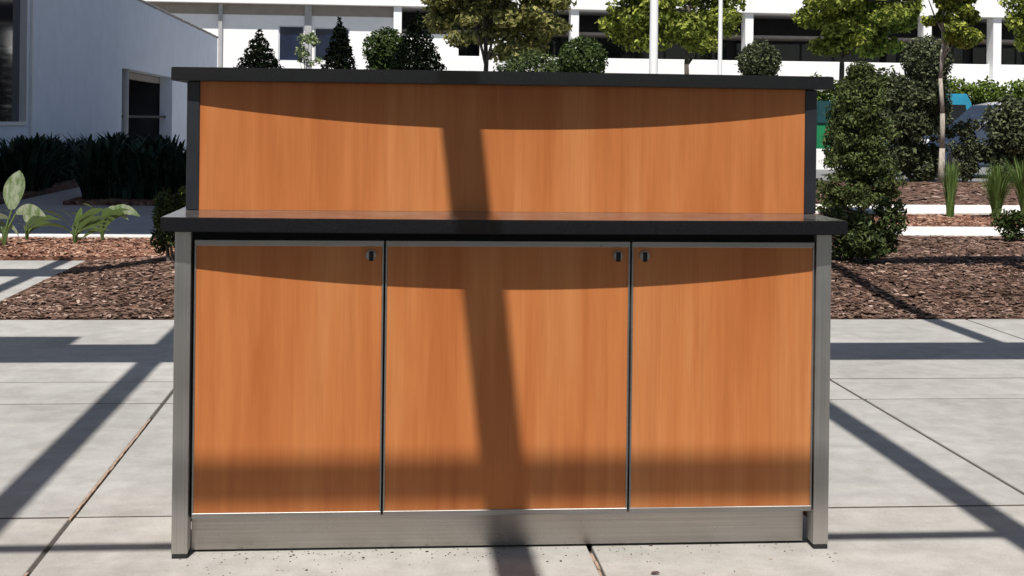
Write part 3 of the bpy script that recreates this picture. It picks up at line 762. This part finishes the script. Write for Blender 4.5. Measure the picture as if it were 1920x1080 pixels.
# lime sprig behind the left post
p_ = at(344, 378, 11.9)
t = empty('lime_sprig', (p_.x, 11.9, redh(0, 0)), 'thin lime-green sprig beside the left end of the upper tier', 'plant')
m = MB(); m.tube([Vector((p_.x + .03, 11.9, .0)), Vector((p_.x + .02, 11.9, .25)), Vector((p_.x, 11.9, p_.z + .1))], [.006, .005, .003], 6); m.build('stem', L_lime, t)
leaf_cloud('foliage', L_lime, t, [(p_.x, 11.9, p_.z + .04, .03, .03, .05), (p_.x, 11.9, p_.z - .04, .03, .03, .05)], 36, .045, 5)

# grass clumps
def grass(x, ybase, Y, h, n, spread, label, seed):
    p2 = at(x, ybase, Y); r = random.Random(seed)
    t = empty('grass_clump', (p2.x, Y, 0.0), label, 'grass clump', 'tall grass clumps in the right mulch bed')
    V = []; Fc = []
    for k in range(n):
        a = r.uniform(0, 6.28); d0 = r.uniform(0, .05); lean = r.uniform(.05, 1) * spread; hh = h * r.uniform(.65, 1.05); wd = r.uniform(.006, .011)
        bx, by = p2.x + d0 * math.cos(a), Y + d0 * math.sin(a); sx, sy = -math.sin(a), math.cos(a)
        sg = 5; q0 = len(V)
        for s_ in range(sg + 1):
            f = s_ / sg; o_ = lean * f ** 1.8; z = hh * (f - .22 * lean * f ** 3); w_ = wd * (1 - f ** 2) + .001
            for sd in (-1, 1): V.append((bx + o_ * math.cos(a) + sd * w_ * sx, by + o_ * math.sin(a) + sd * w_ * sy, z))
        for s_ in range(sg):
            e = q0 + 2 * s_; Fc.append((e, e + 1, e + 3, e + 2))
    link('blades', np_mesh('blades', V, Fc), L_grass, t)
grass(1781, 404, 16.7, .70, 150, .14, 'narrow upright grass clump in front of the slender tree', 81)
grass(1868, 408, 16.6, .68, 230, .28, 'arching grass clump second from the right edge', 82)
grass(1922, 412, 16.5, .78, 240, .30, 'arching grass clump cut by the right edge', 83)

PI = math.pi
# canna plants in the red bed
def canna(x, ybase, leaves, label, seed, mat, Y=None):
    Yb = Y or gnd(x, ybase, .022).y; p2 = at(x, ybase, Yb); r = random.Random(seed)
    t = empty('canna_plant', (p2.x, Yb, 0.022), label, 'plant', 'broad-leaved plants in the red mulch bed')
    extra = [(r.uniform(-.06, .06), r.uniform(.06, .2), r.uniform(.16, .3), r.uniform(.018, .035), r.uniform(.6, 1.15), r.choice((r.uniform(-.6, .6), PI + r.uniform(-.6, .6))), L_cannad) for _ in range(6)]
    for (dx, dz, L, W, up_, yaw, col) in leaves + extra:
        # stalk then a broad bent blade
        base = Vector((p2.x, Yb, .02)); tip = Vector((p2.x + dx, Yb + r.uniform(-.05, .05), dz))
        m = MB(); m.tube([base, base.lerp(tip, .5) + Vector((-dx * .12, 0, .03)), tip], [.010, .008, .006], 6); m.build('stalk', L_cannad, t)
        d = Vector((math.cos(yaw), math.sin(yaw) * .4, 0)); n_ = 8; V = []; Fc = []
        side = Vector((-math.sin(yaw) * .55, math.cos(yaw) * .35 - .4, .55)).normalized() if abs(up_) < 1.2 else Vector((1, .25, 0)).normalized()
        pos = tip.copy(); ang = up_
        for s_ in range(n_ + 1):
            f = s_ / n_; wd = W * math.sin(math.pi * min(1, f * .93 + .07)) ** .75 * .5
            fold = Vector((0, .02, -.02)) * 0
            V += [tuple(pos - side * wd + Vector((0, 0, wd * .25))), tuple(pos), tuple(pos + side * wd + Vector((0, 0, wd * .25)))]
            pos = pos + (d * math.cos(ang) + Vector((0, 0, 1)) * math.sin(ang)) * (L / n_); ang -= .13 if abs(up_) < 1.2 else .03
        for s_ in range(n_):
            e = 3 * s_; Fc += [(e, e + 1, e + 4, e + 3), (e + 1, e + 2, e + 5, e + 4)]
        o = link('leaf', np_mesh('leaf', V, Fc, True), col, t)
canna(8, 462, [(.05, .33, .34, .17, 1.5, .1, L_canna), (.09, .30, .26, .10, .35, .1, L_canna), (.03, .26, .2, .1, .2, PI, L_canna), (-.06, .25, .3, .1, .3, 2.6, L_cannad), (.02, .2, .2, .07, -.5, .3, L_canna)], 'broad pale leaved plant at the left edge in red mulch', 91, L_canna)
canna(50, 452, [(.0, .19, .14, .09, 1.3, .3, L_canna), (.04, .14, .22, .045, .5, .1, L_cannad), (.02, .10, .16, .04, .9, .5, L_cannad)], 'smallest pale leaved plant second from the left edge', 92, L_canna)
canna(140, 458, [(.02, .15, .30, .07, 1.1, .3, L_cannad), (-.02, .14, .36, .05, .95, PI - .3, L_cannad), (.0, .12, .24, .06, 1.25, 1.2, L_cannad), (-.03, .13, .28, .05, .6, PI, L_cannad), (.02, .12, .28, .05, .8, .2, L_cannad)], 'dark strappy leaved plant in the middle of the red mulch', 93, L_cannad)
canna(192, 452, [(.04, .27, .30, .09, .35, .05, L_canna), (.03, .28, .22, .10, .1, .3, L_canna), (-.02, .2, .26, .07, 1.1, 2.6, L_cannad), (-.05, .12, .30, .05, 1.0, PI, L_cannad), (.03, .15, .25, .06, 1.0, .6, L_cannad), (.0, .24, .2, .08, .6, .9, L_cannad)], 'plant with drooping pale leaf nearest the counter', 94, L_canna)

# dark plants in the shade
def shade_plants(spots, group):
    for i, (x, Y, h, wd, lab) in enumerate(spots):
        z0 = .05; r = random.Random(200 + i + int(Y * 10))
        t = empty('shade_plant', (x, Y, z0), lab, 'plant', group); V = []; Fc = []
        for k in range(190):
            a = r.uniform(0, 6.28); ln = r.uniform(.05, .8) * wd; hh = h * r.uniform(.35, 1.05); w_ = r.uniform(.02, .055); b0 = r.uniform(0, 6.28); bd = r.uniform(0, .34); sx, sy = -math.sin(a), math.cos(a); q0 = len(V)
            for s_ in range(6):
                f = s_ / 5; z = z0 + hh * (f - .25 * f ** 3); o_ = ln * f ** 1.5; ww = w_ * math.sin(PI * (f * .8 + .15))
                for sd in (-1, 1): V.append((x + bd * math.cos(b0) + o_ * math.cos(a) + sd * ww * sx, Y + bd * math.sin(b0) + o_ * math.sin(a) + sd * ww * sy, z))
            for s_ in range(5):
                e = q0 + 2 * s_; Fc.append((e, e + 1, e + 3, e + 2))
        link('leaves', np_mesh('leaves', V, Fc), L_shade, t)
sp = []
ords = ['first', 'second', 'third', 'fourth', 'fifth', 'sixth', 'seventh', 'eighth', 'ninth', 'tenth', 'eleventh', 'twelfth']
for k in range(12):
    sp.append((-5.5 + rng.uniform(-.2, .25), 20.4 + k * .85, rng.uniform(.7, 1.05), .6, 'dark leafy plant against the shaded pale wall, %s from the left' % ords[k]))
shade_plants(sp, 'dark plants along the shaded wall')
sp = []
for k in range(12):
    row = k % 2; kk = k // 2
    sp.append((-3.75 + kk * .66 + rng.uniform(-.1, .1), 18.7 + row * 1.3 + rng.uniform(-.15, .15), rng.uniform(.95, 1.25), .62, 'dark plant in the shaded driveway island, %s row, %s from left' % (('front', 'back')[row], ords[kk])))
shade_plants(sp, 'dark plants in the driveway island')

# ------------------------------------------------------------------ parked vehicles
def paint(name, col):
    m, nt, b_ = new_mat(name); n = noise(nt, 3, 2, .5, mapping(nt, (1, 1, 1)))
    r_ = ramp(nt, [(0.3, tuple(c * .92 for c in col)), (0.7, tuple(c * 1.06 for c in col))]); nt.links.new(n.outputs[0], r_.inputs[0]); nt.links.new(r_.outputs[0], b_.inputs['Base Color'])
    b_.inputs['Roughness'].default_value = .3; b_.inputs['Metallic'].default_value = .3; b_.inputs['Coat Weight'].default_value = 1.0; b_.inputs['Coat Roughness'].default_value = .05
    return m
def vehicle(name, label, cat, ox, oy, prof, glassp, wheels, width, col, body_h, wr=.33):
    """side profile in (x along, z); front points to -x; the near side faces the camera"""
    t = empty(name, (ox, oy, 0), label, cat, 'parked vehicles'); y0, y1 = oy - width / 2, oy + width / 2
    m = MB(); m.poly([(ox + a, z) for a, z in prof], y0, y1, 'y', .05); m.build('body', paint(name + '_paint', col), t)
    for g_ in glassp:
        m = MB(); m.poly([(ox + a, z) for a, z in g_], y0 - .006, y0 + .03, 'y'); m.build('side_window', M_glass, t)
    for wx_ in wheels:
        m = MB(); m.cyl((ox + wx_, y0 - .01, wr), (ox + wx_, y0 + .22, wr), wr, wr, 24); wh = m.build('wheel', M_rub, t)
        m = MB(); m.cyl((ox + wx_, y0 - .02, wr), (ox + wx_, y0 + .0, wr), wr * .62, wr * .66, 20); m.build('rim', M_nick, wh)
        m = MB(); m.cyl((ox + wx_, y1 - .22, wr), (ox + wx_, y1 + .01, wr), wr, wr, 24); m.build('wheel', M_rub, t)
    return t, y0, y1
M_red = plain('red_lamp', (0.45, 0.02, 0.02), .2)
cx = at(1840, 240, 30.2).x
car, y0, y1 = vehicle('parked_car', 'silver-blue parked car behind the grey bushes at right', 'car', cx, 30.2,
    [(-1.6, .28), (-1.62, .72), (-1.45, .92), (-.55, 1.02), (.15, 1.62), (.55, 1.70), (2.2, 1.66), (2.7, 1.1), (2.75, .3), (2.3, .24), (-1.2, .24)],
    [[(-.38, 1.06), (.2, 1.56), (.85, 1.60), (.85, 1.06)], [(.93, 1.06), (.93, 1.60), (1.7, 1.58), (1.85, 1.06)]], (-.85, 1.85), 1.8, (0.07, 0.10, 0.17), 1.0)
m = MB(); m.tube([Vector((cx - .50, y0 - .004, 1.05)), Vector((cx + .17, y0 - .004, 1.62)), Vector((cx + .6, y0 - .004, 1.69))], [.025, .028, .025], 8); m.build('roof_rail', M_trim, car)
m = MB(); m.box(cx - 1.64, cx - 1.45, y0 + .05, y0 + .4, .68, .84, .03, 1); m.build('headlight', M_frame, car)
vp = at(1770, 200, 36.5); cx2 = vp.x
van = empty('turquoise_van', (cx2, 38.4, 0), 'turquoise van roof showing behind the slender tree trunk', 'van', 'parked vehicles')
m = MB(); m.poly([(cx2 - .84, .34), (cx2 - .86, 1.1), (cx2 - .80, 1.75), (cx2 - .66, 2.02), (cx2 + .66, 2.02), (cx2 + .80, 1.75), (cx2 + .86, 1.1), (cx2 + .84, .34)], 36.5, 40.4, 'y', .06); m.build('body', paint('turquoise_paint', (0.02, 0.33, 0.52)), van)
m = MB(); m.poly([(cx2 - .70, 1.15), (cx2 + .70, 1.15), (cx2 + .60, 1.72), (cx2 - .60, 1.72)], 36.485, 36.52, 'y'); m.build('rear_window', M_glass, van)
for sx_ in (-1, 1):
    m = MB(); m.box(cx2 + sx_ * .74 - .07, cx2 + sx_ * .74 + .07, 36.48, 36.6, 1.0, 1.5, .01, 1); m.build('tail_light', M_red, van)
    for yy in (37.2, 39.6):
        m = MB(); m.cyl((cx2 + sx_ * .84, yy, .33), (cx2 + sx_ * .62, yy, .33), .33, .33, 20); m.build('wheel', M_rub, van)
m = MB(); m.box(cx2 - .8, cx2 + .8, 36.42, 36.49, .42, .6, .02, 1); m.build('bumper', M_dark, van)

# low white wall and a green bin seen past the right post
p0 = at(1500, 280, 34.0); p1 = at(1640, 280, 34.0)
b = MB(); b.box(p0.x, p1.x, 34.0, 34.3, -0.01, .52, .015, 1)
tag(b.build('low_wall', M_white), 'low white wall seen between the right post and the conifer', 'wall')
pb = at(1540, 230, 35.2)
t = empty('recycling_bin', (pb.x, 35.2, 0), 'green upright bin in the gap right of the counter post', 'bin')
m = MB(); m.poly([(pb.x - .2, 0.02), (pb.x + .14, .02), (pb.x + .17, 1.15), (pb.x - .23, 1.15)], 34.9, 35.5, 'y', .02); m.build('body', plain('green_plastic', (0.012, 0.20, 0.075), .45), t)
m = MB(); m.poly([(pb.x - .24, 1.152), (pb.x + .18, 1.152), (pb.x + .15, 1.75), (pb.x - .21, 1.75)], 34.86, 35.54, 'y', .03); m.build('lid', plain('teal_plastic', (0.01, 0.055, 0.06), .45), t)
